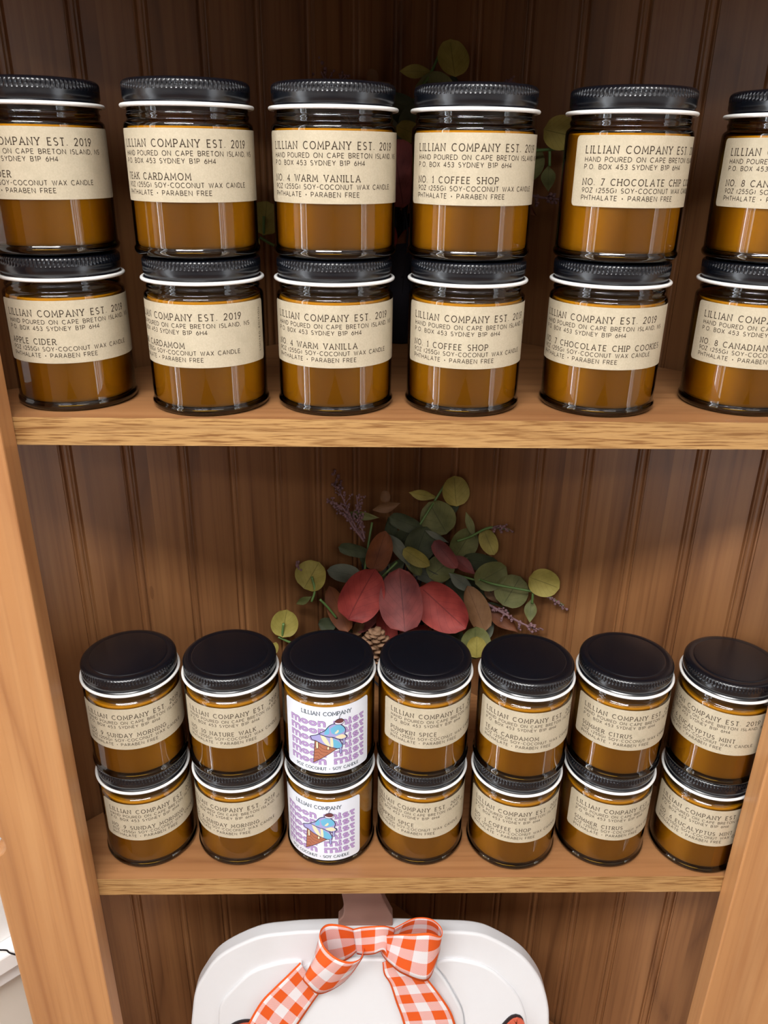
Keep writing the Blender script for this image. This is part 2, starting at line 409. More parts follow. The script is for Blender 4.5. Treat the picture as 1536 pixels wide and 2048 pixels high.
# ------------------------------------------------------------------ stroke lettering
def arc(cx, cy, rx, ry, a0, a1, n=10):
    return [(cx+rx*math.cos(math.radians(a0+(a1-a0)*i/n)), cy+ry*math.sin(math.radians(a0+(a1-a0)*i/n))) for i in range(n+1)]
G = {
 'A': (.80, [[(0, 0), (.40, 1), (.80, 0)], [(.14, .34), (.66, .34)]]),
 'B': (.62, [[(0, 0), (0, 1), (.32, 1)]+arc(.32, .765, .24, .235, 90, -90)+[(0, .53)], [(.32, .53)]+arc(.34, .265, .28, .265, 90, -90)+[(0, 0)]]),
 'C': (.82, [arc(.47, .5, .46, .5, 48, 312, 16)]),
 'D': (.76, [[(0, 0), (0, 1), (.28, 1)]+arc(.28, .5, .48, .5, 90, -90, 14)+[(0, 0)]]),
 'E': (.56, [[(.56, 1), (0, 1), (0, 0), (.56, 0)], [(0, .52), (.48, .52)]]),
 'F': (.54, [[(.54, 1), (0, 1), (0, 0)], [(0, .50), (.46, .50)]]),
 'G': (.86, [arc(.47, .5, .46, .5, 48, 345, 18)+[(.92, .46), (.55, .46)]]),
 'H': (.72, [[(0, 0), (0, 1)], [(.72, 0), (.72, 1)], [(0, .52), (.72, .52)]]),
 'I': (.10, [[(.05, 0), (.05, 1)]]),
 'K': (.64, [[(0, 0), (0, 1)], [(.60, 1), (0, .42)], [(.20, .60), (.64, 0)]]),
 'L': (.52, [[(0, 1), (0, 0), (.52, 0)]]),
 'M': (.90, [[(0, 0), (.05, 1), (.45, .22), (.85, 1), (.90, 0)]]),
 'N': (.74, [[(0, 0), (0, 1), (.74, 0), (.74, 1)]]),
 'O': (.94, [arc(.47, .5, .47, .5, 90, 450, 22)]),
 'P': (.60, [[(0, 0), (0, 1), (.32, 1)]+arc(.32, .72, .28, .28, 90, -90)+[(0, .44)]]),
 'R': (.64, [[(0, 0), (0, 1), (.32, 1)]+arc(.32, .73, .28, .27, 90, -90)+[(0, .46)], [(.30, .46), (.64, 0)]]),
 'S': (.60, [arc(.30, .745, .26, .255, 40, 270, 10)+arc(.30, .245, .29, .245, 90, -140, 10)]),
 'T': (.64, [[(0, 1), (.64, 1)], [(.32, 1), (.32, 0)]]),
 'U': (.72, [[(0, 1), (0, .36)]+arc(.36, .36, .36, .36, 180, 360, 12)+[(.72, 1)]]),
 'V': (.76, [[(0, 1), (.38, 0), (.76, 1)]]),
 'W': (1.08, [[(0, 1), (.28, 0), (.54, .9), (.80, 0), (1.08, 1)]]),
 'X': (.68, [[(0, 0), (.68, 1)], [(0, 1), (.68, 0)]]),
 'Y': (.70, [[(0, 1), (.35, .46), (.70, 1)], [(.35, .46), (.35, 0)]]),
 'Z': (.62, [[(0, 1), (.62, 1), (0, 0), (.62, 0)]]),
 '0': (.62, [arc(.31, .5, .31, .5, 90, 450, 18)]),
 '1': (.26, [[(0, .80), (.20, 1), (.20, 0)]]),
 '2': (.58, [arc(.29, .72, .28, .28, 165, -25, 10)+[(0, 0), (.58, 0)]]),
 '3': (.56, [arc(.27, .755, .25, .245, 150, -90, 10)+arc(.27, .255, .28, .255, 90, -150, 10)]),
 '4': (.64, [[(.46, 0), (.46, 1), (0, .28), (.64, .28)]]),
 '5': (.58, [[(.52, 1), (.10, 1), (.05, .56)]+arc(.27, .32, .30, .32, 115, -150, 12)]),
 '6': (.60, [[(.42, 1), (.08, .50)]+arc(.30, .30, .29, .30, 150, -210, 16)]),
 '7': (.58, [[(0, 1), (.58, 1), (.18, 0)]]),
 '8': (.58, [arc(.29, .755, .24, .245, -90, 270, 14), arc(.29, .255, .29, .255, 90, 450, 14)]),
 '9': (.60, [[(.18, 0), (.52, .50)]+arc(.30, .70, .29, .30, -30, 330, 16)]),
 '.': (.10, [[(.02, 0), (.02, .09)]]), ',': (.10, [[(.08, .10), (.0, -.14)]]),
 '-': (.40, [[(.02, .46), (.38, .46)]]), '+': (.30, [[(0, .44), (.30, .44)], [(.15, .27), (.15, .61)]]),
 '(': (.22, [arc(.34, .46, .32, .66, 140, 220, 6)]), ')': (.22, [arc(-.12, .46, .32, .66, 40, -40, 6)]), ' ': (.42, []),
}
def ribbon(bm, pts, wd, mat, closed=False):
    pts = [Vector((p[0], p[1], 0)) for p in pts]
    out = [pts[0]]
    for p in pts[1:]:
        if (p-out[-1]).length > 1e-5: out.append(p)
    pts = out; n = len(pts)
    if n < 2: return
    L, R = [], []
    for i, p in enumerate(pts):
        t0 = (p-pts[i-1]).normalized() if i else None
        t1 = (pts[i+1]-p).normalized() if i < n-1 else None
        if t0 is None: t0 = t1
        if t1 is None: t1 = t0
        t = t0+t1
        if t.length < 0.2: t = t1
        t.normalize(); nn = Vector((-t.y, t.x, 0)); c = max(0.45, nn.dot(Vector((-t1.y, t1.x, 0))))
        wv = wd/2/c
        L.append(bm.verts.new(p+nn*wv)); R.append(bm.verts.new(p-nn*wv))
    for i in range(n-1):
        f = bm.faces.new((R[i], R[i+1], L[i+1], L[i])); f.material_index = mat
def text(bm, s, x, y, cap, width, wd, mat, serif=False, track=0.30):
    nat = sum(G[c][0] for c in s) + track*(len(s)-1)
    sx = width/nat; cx = x
    for ch in s:
        wdt, strokes = G[ch]
        kx = sx
        for st in strokes:
            pts = [(cx+px*kx, y+py*cap) for px, py in st]
            ribbon(bm, pts, wd, mat)
            if serif and ch not in '.,-+()':
                for a, b in ((st[0], st[1]), (st[-1], st[-2])):
                    if (abs(a[1]) < .02 or abs(a[1]-1) < .02) and abs(a[1]-b[1]) > .25:
                        ribbon(bm, [(cx+(a[0]-.15)*kx, y+a[1]*cap), (cx+(a[0]+.15)*kx, y+a[1]*cap)], wd*0.9, mat)
        cx += (wdt+track)*sx
def fill(bm, pts, mat):
    f = bm.faces.new([bm.verts.new((p[0], p[1], 0)) for p in pts]); f.material_index = mat
    if f.normal.z < 0: f.normal_flip()
    f.normal_update()
def roundrect(x0, y0, x1, y1, r, n=5):
    p = []
    for cx, cy, a in ((x1-r, y1-r, 0), (x0+r, y1-r, 90), (x0+r, y0+r, 180), (x1-r, y0+r, 270)):
        p += arc(cx, cy, r, r, a, a+90, n)
    return p
RW = 37.4
def bend(dst, src, off):                                  # lays flat artwork (x along, y up) round the jar, x = 0 facing -Y
    xs = [v.co.x for v in src.verts]
    x = math.floor(min(xs)/1.6)*1.6
    while x < max(xs):
        bmesh.ops.bisect_plane(src, geom=src.verts[:]+src.edges[:]+src.faces[:], plane_co=(x, 0, 0), plane_no=(1, 0, 0)); x += 1.6
    for v in src.verts:
        a = v.co.x/RW; r = RW+off; y = v.co.y
        v.co = Vector((r*math.sin(a), -r*math.cos(a), y))
    m = bpy.data.meshes.new('t'); src.to_mesh(m); src.free(); dst.from_mesh(m); bpy.data.meshes.remove(m)
LZ0, LZ1 = 31.0, 69.3
def kraft_label(scent, extra=False):
    bm = bmesh.new()
    b = bmesh.new(); fill(b, roundrect(-49, LZ0, 64, LZ1, 2.6), 0); bend(bm, b, 0.10)
    b = bmesh.new(); t = LZ1; x = -41.0
    text(b, 'LILLIAN COMPANY EST. 2019', x, t-9.5, 3.75, 82, .52, 1, True, .42)
    text(b, 'HAND POURED ON CAPE BRETON ISLAND, NS', x, t-14.0, 2.45, 88.5, .36, 1, False, .34)
    text(b, 'P.O. BOX 453 SYDNEY B1P 6H4', x, t-17.9, 2.45, 60, .36, 1, False, .34)
    nat = sum(G[c][0] for c in scent)+.42*(len(scent)-1)
    ref = sum(G[c][0] for c in 'NO. 4 WARM VANILLA')+.42*17
    text(b, scent, x, t-26.4, 3.35, 57*nat/ref, .48, 1, True, .42)
    text(b, '9OZ (255G) SOY-COCONUT WAX CANDLE', x, t-30.5, 2.5, 80, .36, 1, False, .34)
    text(b, 'PHTHALATE + PARABEN FREE', x, t-34.6, 2.5, 56.5, .36, 1, False, .34)
    if extra:
        bb = bmesh.new(); text(bb, 'LIMITED EDITION', 0, 0, 1.6, 27, .26, 1, False, .5)
        for v in bb.verts: v.co = Vector((57.5-v.co.y+1.5, LZ0+6+v.co.x, 0))
        m = bpy.data.meshes.new('t'); bb.to_mesh(m); bb.free(); b.from_mesh(m); bpy.data.meshes.remove(m)
    bend(bm, b, 0.17)
    return to_mesh(bm, 'label')
LOW = {  # rounded lower-case letters for the retro words, x-height 1
 'm': (1.50, [[(.05, .95), (.20, .9), (.20, 0)], [(.20, .6)]+arc(.50, .62, .28, .32, 150, 0, 6)+[(.78, 0)], [(.78, .6)]+arc(1.06, .62, .28, .32, 150, 0, 6)+[(1.34, 0)], [(.05, .03), (.40, .03)], [(.63, .03), (.95, .03)], [(1.18, .03), (1.52, .03)]]),
 'o': (1.06, [arc(.52, .47, .36, .36, 90, 450, 14)]),
 'n': (1.04, [[(.05, .95), (.20, .9), (.20, 0)], [(.20, .6)]+arc(.52, .62, .30, .32, 150, 0, 6)+[(.82, 0)], [(.05, .03), (.40, .03)], [(.66, .03), (1.0, .03)]]),
 'i': (.46, [[(.05, .92), (.22, .9), (.22, .03)], [(.02, .03), (.44, .03)], [(.20, 1.20), (.24, 1.36)]]),
 's': (.80, [arc(.40, .68, .24, .22, 25, 270, 8)+arc(.40, .24, .26, .22, 90, -160, 8)]),
 't': (.72, [[(.32, 1.22), (.30, .35)]+arc(.48, .30, .18, .25, 180, 310, 6), [(.02, .90), (.62, .92)]]), ' ': (.75, [])}
def moon_label():
    bm = bmesh.new(); Z0, Z1 = 6.6, 70.8; W = 37.5
    b = bmesh.new(); fill(b, roundrect(-W, Z0, W, Z1, 3), 0); bend(bm, b, 0.10)
    b = bmesh.new()
    text(b, 'LILLIAN COMPANY', -20, Z1-8.0, 3.3, 40, .62, 1, True, .22)
    text(b, '9OZ COCONUT + SOY CANDLE', -26.5, Z0+3.0, 2.6, 53, .5, 1, True, .22)
    bend(bm, b, 0.18)
    rows = [Z1-18.0-7.4*k for k in range(6)]
    for wd, mat, off in ((2.05, 3, 0.16), (1.4, 2, 0.22)):
        b = bmesh.new()
        for y in rows:
            for word, x, width in (('moon', -31.5, 31.5), ('mist', 5.0, 28)):
                nat = sum(LOW[c][0] for c in word); k = width/nat; cx = x
                for ch in word:
                    for st in LOW[ch][1]: ribbon(b, [(cx+px*k, y+py*4.3) for px, py in st], wd, mat)
                    cx += LOW[ch][0]*k
        bend(bm, b, off)
    # ice cream cone drawing, layered from the back
    def q(px, py): return ((px-710)/18.0, Z1-(py-235)/16.2)          # drawing grid
    def shape(pts, mat, off, n=4):
        c = spline([Vector((*q(*p), 0)) for p in pts]+[Vector((*q(*pts[0]), 0))], n)[:-1] if n > 1 else [Vector((*q(*p), 0)) for p in pts]
        b = bmesh.new(); fill(b, c, mat); bmesh.ops.triangulate(b, faces=b.faces[:]); bend(bm, b, off)
    def line(pts, mat, wd, off, n=5):
        b = bmesh.new(); ribbon(b, spline([Vector((*q(*p), 0)) for p in pts], n) if n > 1 else [Vector((*q(*p), 0)) for p in pts], wd, mat); bend(bm, b, off)
    shape([(545, 740), (860, 880), (515, 1115)], 4, 0.28, 1)
    line([(545, 740), (515, 1115), (860, 880)], 10, .5, 0.30, 1)
    for k in range(5): line([(538-4*k, 860+50*k), (600-5*k, 835+52*k), (660-20*k, 880+45*k), (790-62*k, 900+42*k)], 5, .4, 0.30)
    low = [(480, 700), (560, 670), (640, 640), (760, 690), (880, 740), (930, 840), (920, 880), (860, 885), (760, 850), (640, 800), (560, 760), (500, 750)]
    shape(low, 7, 0.32); line(low+[low[0]], 10, .65, 0.36)
    shape([(790, 720), (860, 760), (925, 845), (880, 880), (810, 850)], 6, 0.34)
    shape([(620, 650), (700, 700), (760, 840), (700, 810), (650, 740)], 8, 0.34)
    shape([(760, 690), (795, 720), (800, 850), (765, 850)], 8, 0.345)
    top = [(690, 590), (760, 510), (860, 490), (940, 540), (980, 610), (970, 680), (1000, 720), (960, 760), (880, 740), (800, 700), (740, 690), (640, 660), (610, 640)]
    shape(top, 7, 0.40); line(top+[top[0]], 10, .65, 0.44)
    shape([(760, 560), (860, 510), (950, 560), (960, 630), (870, 660), (790, 640)], 6, 0.42)
    shape([(690, 600), (740, 540), (745, 640), (680, 650)], 6, 0.42)
    shape([(820, 640), (870, 590), (880, 620), (850, 645)], 8, 0.43)
    shape([(830, 690), (930, 670), (985, 720), (930, 740), (860, 720)], 8, 0.43)
    for x, y, ln in ((575, 780, 100), (730, 850, 40), (955, 740, 100), (905, 880, 90)):
        shape([(x-14, y), (x+14, y), (x+16, y+ln*.8), (x, y+ln), (x-16, y+ln*.8)], 8 if x < 740 else 7, 0.45)
        line([(x-14, y), (x-16, y+ln*.8), (x, y+ln), (x+16, y+ln*.8), (x+14, y)], 10, .35, 0.48)
    shape([(820, 470), (850, 440), (910, 425), (950, 450), (955, 490), (900, 510), (840, 500)], 11, 0.50)
    shape([(826, 468), (846, 430), (912, 416), (952, 446), (940, 482), (885, 488)], 9, 0.52)
    line([(820, 470), (850, 435), (915, 420), (955, 455), (955, 490), (900, 512), (840, 500), (820, 470)], 10, .4, 0.54)
    line([(885, 430), (895, 390), (912, 355)], 10, .4, 0.52)
    return to_mesh(bm, 'label')
MOON_MATS = [M_wlabel, INK['slate'], INK['lilac'], INK['plum'], INK['cone'], INK['coneline'], INK['sky'], INK['violet'], INK['cream'], INK['cherry'], INK['line'], INK['pale']]

# ------------------------------------------------------------------ candle jars
def jar_meshes():
    bm = bmesh.new()
    outer = [(35.6, 0), (37.0, .5), (38.0, 1.7), (38.35, 3.0), (38.3, 4.2), (37.6, 5.2), (37.35, 6.0), (RW, 8), (RW, 40), (RW, 70.4), (37.1, 71.9), (36.2, 73.0), (35.2, 73.6), (34.9, 74.6),
             (35.3, 75.6), (35.5, 76.6), (35.0, 77.5), (34.7, 78.3), (35.0, 79.0), (34.8, 82)]
    lathe(bm, outer, 112, cap0=False, cap1=False, mat=0)
    lathe(bm, [(35.4, .3), (36.7, .8), (37.6, 1.9), (37.8, 3.4), (36.4, 4.6), (5, 4.7)], 96, mat=1)
    glass = to_mesh(bm, 'glass'); glass.materials.append(M_glass); glass.materials.append(M_foot); shade(glass, 60)
    bm = bmesh.new()
    lathe(bm, [(10, 4.9), (34.4, 5.0), (35.4, 5.8), (35.7, 7.4), (35.7, 68.6), (34.8, 70.4), (33, 69.6), (10, 69.2)], 80)
    wax = to_mesh(bm, 'wax'); wax.materials.append(M_wax); shade(wax, 60)
    bm = bmesh.new(); seg = 264
    prof = [(33.5, 80.2), (36.0, 81.6), (36.3, 82.4), (35.6, 83.2), (35.7, 83.9), (36.4, 85.0), (36.5, 87.2), (36.4, 88.4), (36.5, 88.7), (36.5, 89.4), (36.5, 91.4), (36.5, 92.2), (36.1, 93.2), (35.2, 94.1), (33.6, 94.7), (31.4, 94.85), (30.6, 94.6), (30.0, 94.55), (29.4, 95.0), (28.6, 95.2), (8, 95.25)]
    knurl = lambda k, i: (-0.7 if (9 <= k <= 11 and i % 3 == 0) else 0)
    lathe(bm, prof, seg, knurl)
    lid = to_mesh(bm, 'lid'); lid.materials.append(M_lid); shade(lid, 40)
    bm = bmesh.new()
    lathe(bm, [(37.35+1.15*math.cos(a), 81.2+1.15*math.sin(a)) for a in [2*PI*k/12 for k in range(12)]]+[(38.5, 81.2)], 112, cap0=False, cap1=False)
    bmesh.ops.remove_doubles(bm, verts=bm.verts, dist=.001); bmesh.ops.recalc_face_normals(bm, faces=bm.faces)
    rim = to_mesh(bm, 'rim'); rim.materials.append(M_rim); shade(rim, 180)
    return glass, wax, lid, rim
JM = jar_meshes()
HS = 95.4
proto = None
def make_jar(x, y, z, title_angle, label_me, label_mats, text_, cat, group):
    """title_angle: degrees the middle of the label's print is turned from the line to where the viewer stands."""
    global proto
    if proto is None:
        proto = empty('candle_jar', (0, 0, 0)); root = proto
        for nm, me in zip(('glass', 'wax', 'lid'), JM[:3]):
            o = bpy.data.objects.new(nm, me); col.objects.link(o); o.parent = root
            if nm == 'lid':
                r = bpy.data.objects.new('rim', JM[3]); col.objects.link(r); r.parent = o; r['label'] = 'white enamel rolled edge'
    else:
        root = proto.copy(); col.objects.link(root)
        for ch in list(proto.children):
            if ch.name.startswith('label'): continue
            c = ch.copy(); col.objects.link(c); c.parent = root
            for g in ch.children:
                d = g.copy(); col.objects.link(d); d.parent = c
    root.location = Vector((x, y, z))*S
    view = math.atan2(CAM.x-x, -(CAM.y-y))                # direction to the viewer, measured from -Y towards +X
    rz = view + math.radians(title_angle*.95)
    random.seed(int(x*7+z))
    lb = bpy.data.objects.new('label', label_me); col.objects.link(lb); lb.parent = root
    if not label_me.materials:
        for m in label_mats: label_me.materials.append(m)
    root.rotation_euler = (0, 0, rz)
    tag(root, text_, cat, group)
    return root
ORD = ['first', 'second', 'third', 'fourth', 'fifth', 'sixth', 'seventh']
UP = [((59.6, 49.0, 58.9, 48.8), ('APPLE CIDER', -2.1), ('APPLE CIDER', -19)),
      ((150.9, 40.5, 149.6, 40.1), ('TEAK CARDAMOM', -30.6), ('TEAK CARDAMOM', -8.9)),
      ((234.2, 43.1, 234.8, 43.7), ('NO. 4 WARM VANILLA', -3.8), ('NO. 4 WARM VANILLA', -1.6)),
      ((319.5, 43.7, 318.8, 44.3), ('NO. 1 COFFEE SHOP', 6.8), ('NO. 1 COFFEE SHOP', 7.6)),
      ((411.9, 44.7, 412.1, 44.1), ('NO. 7 CHOCOLATE CHIP COOKIES', -8.2), ('NO. 7 CHOCOLATE CHIP COOKIES', 27)),
      ((510.8, 49.1, 510.7, 48.8), ('NO. 8 CANADIAN', 16), ('NO. 8 CANADIAN', 13.6))]
LO = [((67.8, 48.7, 68.4, 47.8), ('NO. 9 SUNDAY MORNING', 9.4), ('NO. 9 SUNDAY MORNING', -3.3)),
      ((147.3, 50.5, 147.5, 49.0), ('NO. 9 SUNDAY MORNING', -16), ('NO. 10 NATURE WALK', 1)),
      ((225.2, 49.6, 225.1, 48.6), ('MOON', -18.6), ('MOON', -3.4)),
      ((303.4, 49.5, 303.0, 48.4), ('PUMPKIN SPICE', -3.2), ('PUMPKIN SPICE', 22)),
      ((383.6, 44.5, 383.5, 43.2), ('NO. 1 COFFEE SHOP', 10), ('TEAK CARDAMOM', 17)),
      ((463.4, 46.6, 463.1, 45.8), ('SUMMER CITRUS', 31), ('SUMMER CITRUS', 22)),
      ((546.4, 39.8, 546.0, 39.8), ('NO. 6 EUCALYPTUS MINT', 11), ('NO. 6 EUCALYPTUS MINT', -15.6))]
LCACHE = {}
def labmesh(sc_, extra):
    k = (sc_, extra)
    if k not in LCACHE: LCACHE[k] = moon_label() if sc_ == 'MOON' else kraft_label(sc_, extra)
    return LCACHE[k]
for shelfname, Z, rows in (('upper', ZU, UP), ('lower', 0.0, LO)):
    for i, ((x0, y0, x1, y1), lo, hi) in enumerate(rows):
        for lev, (x, y, (scent, ang)) in enumerate(((x0, y0, lo), (x1, y1, hi))):
            pos = ('bottom', 'top')[lev]
            if scent == 'MOON':
                t = 'amber candle jar with white ice cream cone label, %s jar of its stack' % pos
                mats = MOON_MATS
            else:
                t = 'amber candle jar with kraft label, %s of the %s stack from left on %s shelf' % (pos, ORD[i], shelfname)
                mats = [M_kraft, M_ink]
            make_jar(x, y, Z+0.4+lev*HS, ang, labmesh(scent, lev == 0 and i == 1 and shelfname == 'upper'), mats, t, 'candle', 'candle jars on the %s shelf' % shelfname)

# ------------------------------------------------------------------ floral sprays
def leaf_mesh(L, W, shape, cup, curl, seed):
    rnd = random.Random(seed); nu, nv = 14, 8
    bm = bmesh.new(); uvl = bm.loops.layers.uv.new('uv'); grid = []
    for i in range(nu+1):
        t = i/nu
        if shape == 'round': wv = math.sqrt(max(0, 1-(2*t-1)**2))*(1-.12*(t-.5))
        elif shape == 'lance': wv = math.sin(PI*t**0.9)**1.15
        else: wv = max(0, 1-abs(2*t-0.96)**2.3/1.1)**0.62 * (1-0.10*t) if 0 < t < 1 else 0
        row = []
        for j in range(nv+1):
            v = j/nv*2-1
            zz = cup*W*(v*v-.3)*wv + curl*L*(t-.5)**2 + 0.012*L*math.sin(9*t+4*v+seed)*(abs(v)+.2)
            row.append(bm.verts.new(((t-.5)*L, v*wv*W/2, zz)))
        grid.append(row)
    for i in range(nu):
        for j in range(nv):
            f = bm.faces.new((grid[i][j], grid[i+1][j], grid[i+1][j+1], grid[i][j+1]))
            for l, (a, b) in zip(f.loops, ((i, j), (i+1, j), (i+1, j+1), (i, j+1))): l[uvl].uv = (a/nu, b/nv)
    bmesh.ops.remove_doubles(bm, verts=bm.verts, dist=.01)
    return bm
def fz(x, y): return 540+x/2.4, 920+y/2.4
SPRAY_BASE = Vector((XV-4, 236, 0))
spray = empty('floral_spray', (SPRAY_BASE.x, SPRAY_BASE.y, 0.2))
tag(spray, 'artificial autumn floral spray with red leaves behind the jars on lower shelf', 'artificial flowers', 'autumn floral sprays in the cabinet corner')
def spart(name, bm, mat, sm=180):
    for v in bm.verts: v.co -= SPRAY_BASE
    return link(name, to_mesh(bm, name), mat, spray, sm)
LEAVES = [  # x, y, length, width (in crop pixels), angle, shape, colour, depth Y, tilt about axis, tilt along
 (440, 645, 262, 205, 62, 'oval', 'red', 205, .25, .1), (632, 672, 285, 205, 95, 'oval', 'mauve', 200, -.2, -.1), (828, 712, 275, 205, -42, 'oval', 'red', 205, .2, .1),
 (555, 800, 170, 95, 105, 'oval', 'red', 225, .3, .2), (465, 770, 150, 80, 40, 'oval', 'mauve', 228, -.2, .2),
 (525, 440, 195, 118, 72, 'oval', 'rust', 238, .2, .2), (330, 715, 225, 105, 112, 'oval', 'rust', 222, -.3, .1), (992, 715, 225, 112, 112, 'oval', 'tan', 212, .2, .1),
 (1115, 760, 190, 80, -42, 'lance', 'rust', 215, .2, .1), (425, 800, 90, 50, 70, 'oval', 'tan', 226, .3, .2), (690, 830, 150, 80, 20, 'oval', 'red', 225, .1, .3),
 (842, 455, 160, 82, -50, 'oval', 'mauve', 235, .3, .1), (928, 505, 140, 62, -38, 'lance', 'mauve', 238, -.3, .1),
 (355, 545, 155, 88, 168, 'oval', 'grey', 232, .3, .2), (620, 432, 180, 62, -56, 'lance', 'grey', 240, -.4, .1), (922, 592, 150, 60, -38, 'lance', 'grey', 226, .3, .1),
 (1040, 800, 130, 70, 80, 'oval', 'grey', 222, .2, .1), (800, 368, 120, 28, -28, 'lance', 'grey', 248, .2, .1),
 (70, 785, 128, 122, 80, 'round', 'yellow', 205, .2, .1), (198, 555, 140, 145, 60, 'round', 'yellow', 222, -.2, .1), (163, 675, 90, 34, 28, 'lance', 'olive', 215, .2, .3),
 (890, 150, 138, 125, 95, 'round', 'yellow', 268, .2, .1), (735, 170, 132, 50, -10, 'lance', 'yellow', 275, .4, .1), (805, 280, 165, 160, 120, 'round', 'olive', 262, -.2, .1),
 (655, 305, 165, 80, -22, 'oval', 'green', 262, .3, .1), (932, 402, 150, 125, 60, 'round', 'olive', 250, .2, .2), (1050, 395, 125, 80, -68, 'round', 'yellow', 240, .2, .1),
 (962, 315, 130, 36, -72, 'lance', 'olive', 252, .2, .1), (1060, 556, 158, 130, 30, 'round', 'olive', 225, .2, .1), (1160, 630, 152, 150, 60, 'round', 'olive', 218, -.2, .1),
 (1316, 590, 142, 128, -20, 'round', 'yellow', 196, .2, .1), (1250, 725, 105, 56, -95, 'lance', 'olive', 200, .2, .1), (702, 470, 140, 76, -32, 'oval', 'yellow', 232, .3, .1),
 (720, 405, 170, 140, 70, 'round', 'green', 250, .2, .1), (820, 520, 135, 120, 40, 'round', 'olive', 242, -.2, .1), (1010, 490, 165, 85, -8, 'oval', 'green', 244, .3, .1),
 (408, 435, 155, 64, -12, 'oval', 'green', 248, .3, .2), (445, 268, 150, 42, -9, 'lance', 'olive', 262, .4, .1), (560, 226, 132, 50, 14, 'lance', 'tan', 272, .4, .1),
 (985, 878, 150, 140, 90, 'round', 'olive', 196, .2, .1), (992, 900, 100, 90, 90, 'round', 'yellow', 188, -.2, .1), (275, 790, 85, 66, 0, 'round', 'green', 226, .2, .2),
 (552, 175, 56, 46, 90, 'round', 'tan', 276, .2, .2), (640, 380, 150, 90, 60, 'oval', 'green', 262, .2, .2), (760, 430, 160, 120, 100, 'round', 'green', 262, .2, .1),
 (600, 520, 150, 60, 45, 'lance', 'green', 250, .2, .1), (900, 640, 160, 80, -60, 'oval', 'green', 240, .2, .1), (1065, 640, 100, 60, -60, 'lance', 'tan', 235, .2, .1),
 (20, 905, 60, 40, 70, 'oval', 'yellow', 190, .2, .1), (500, 820, 150, 70, 120, 'lance', 'mauve', 232, .2, .1), (860, 880, 160, 90, 40, 'oval', 'green', 222, .2, .2),
 (300, 790, 120, 70, 60, 'oval', 'green', 230, .3, .2), (580, 340, 130, 60, 100, 'lance', 'green', 268, .3, .2), (690, 500, 120, 70, -60, 'oval', 'olive', 246, .4, .2),
 (880, 470, 130, 90, 20, 'round', 'green', 256, .3, .2), (760, 560, 150, 70, -20, 'oval', 'grey', 244, .4, .2), (540, 560, 140, 60, 60, 'lance', 'grey', 244, .4, .2),
 (470, 480, 120, 70, 120, 'oval', 'green', 252, .2, .2), (1000, 620, 130, 80, -30, 'oval', 'green', 240, .3, .1), (870, 230, 90, 60, 50, 'round', 'green', 276, .3, .1),
 (640, 850, 130, 60, 60, 'lance', 'rust', 226, .3, .2), (400, 860, 120, 70, 130, 'oval', 'green', 228, .3, .2), (1090, 720, 120, 60, -20, 'oval', 'green', 226, .3, .1)]
BIG = {'red', 'mauve', 'rust', 'tan'}
NAME = {'red': 'red_leaf', 'mauve': 'red_leaf', 'rust': 'brown_leaf', 'tan': 'brown_leaf', 'yellow': 'eucalyptus_leaf', 'olive': 'eucalyptus_leaf', 'green': 'green_leaf', 'grey': 'green_leaf'}
for i, (x, y, L, W, ang, shp, c, Y, ta, tb) in enumerate(LEAVES):
    px, py = fz(x, y); p = at(px, py, Y); k = depth(p)/FPX/2.4*1.08
    rnd = random.Random(i*13+5)
    ax = (cR*math.cos(math.radians(ang))+cU*math.sin(math.radians(ang)))
    nrm = -cF; ax = (ax + nrm*math.tan(tb*1.2)).normalized(); sd = nrm.cross(ax).normalized()
    sd = (sd*math.cos(ta)+nrm*math.sin(ta)).normalized(); nn = ax.cross(sd).normalized()
    bm = leaf_mesh(L*k, W*k, shp, 0.20 if c in BIG else 0.10, -0.12*(1 if i % 3 else -.6), i)
    for v in bm.verts: v.co = p + ax*v.co.x + sd*v.co.y + nn*v.co.z
    spart(NAME[c], bm, LEAF[c])
STEMS = [[(455, 530, 240), (470, 420, 252), (490, 300, 262)], [(720, 310, 255), (760, 245, 262), (795, 190, 270), (845, 110, 272)], [(900, 390, 248), (945, 375, 246), (970, 365, 244), (1055, 325, 238), (1150, 335, 232)],
         [(1010, 575, 226), (1080, 598, 215), (1250, 630, 200), (1320, 648, 194), (1410, 700, 186)], [(610, 490, 236), (575, 525, 232), (540, 560, 230)], [(240, 670, 214), (275, 705, 216), (320, 760, 220)],
         [(40, 850, 204), (110, 880, 206), (230, 900, 210)], [(200, 560, 220), (215, 625, 216), (200, 680, 214)], [(455, 530, 240), (440, 640, 240), (480, 800, 240)], [(870, 545, 236), (980, 575, 228), (1010, 575, 226)],
         [(1262, 640, 198), (1258, 690, 198)], [(65, 785, 202), (58, 850, 202)]]
for st in STEMS:
    bm = bmesh.new(); tube(bm, spline([at(*fz(x, y), Y) for x, y, Y in st], 6), 1.25, 7); spart('stem', bm, M_stem)
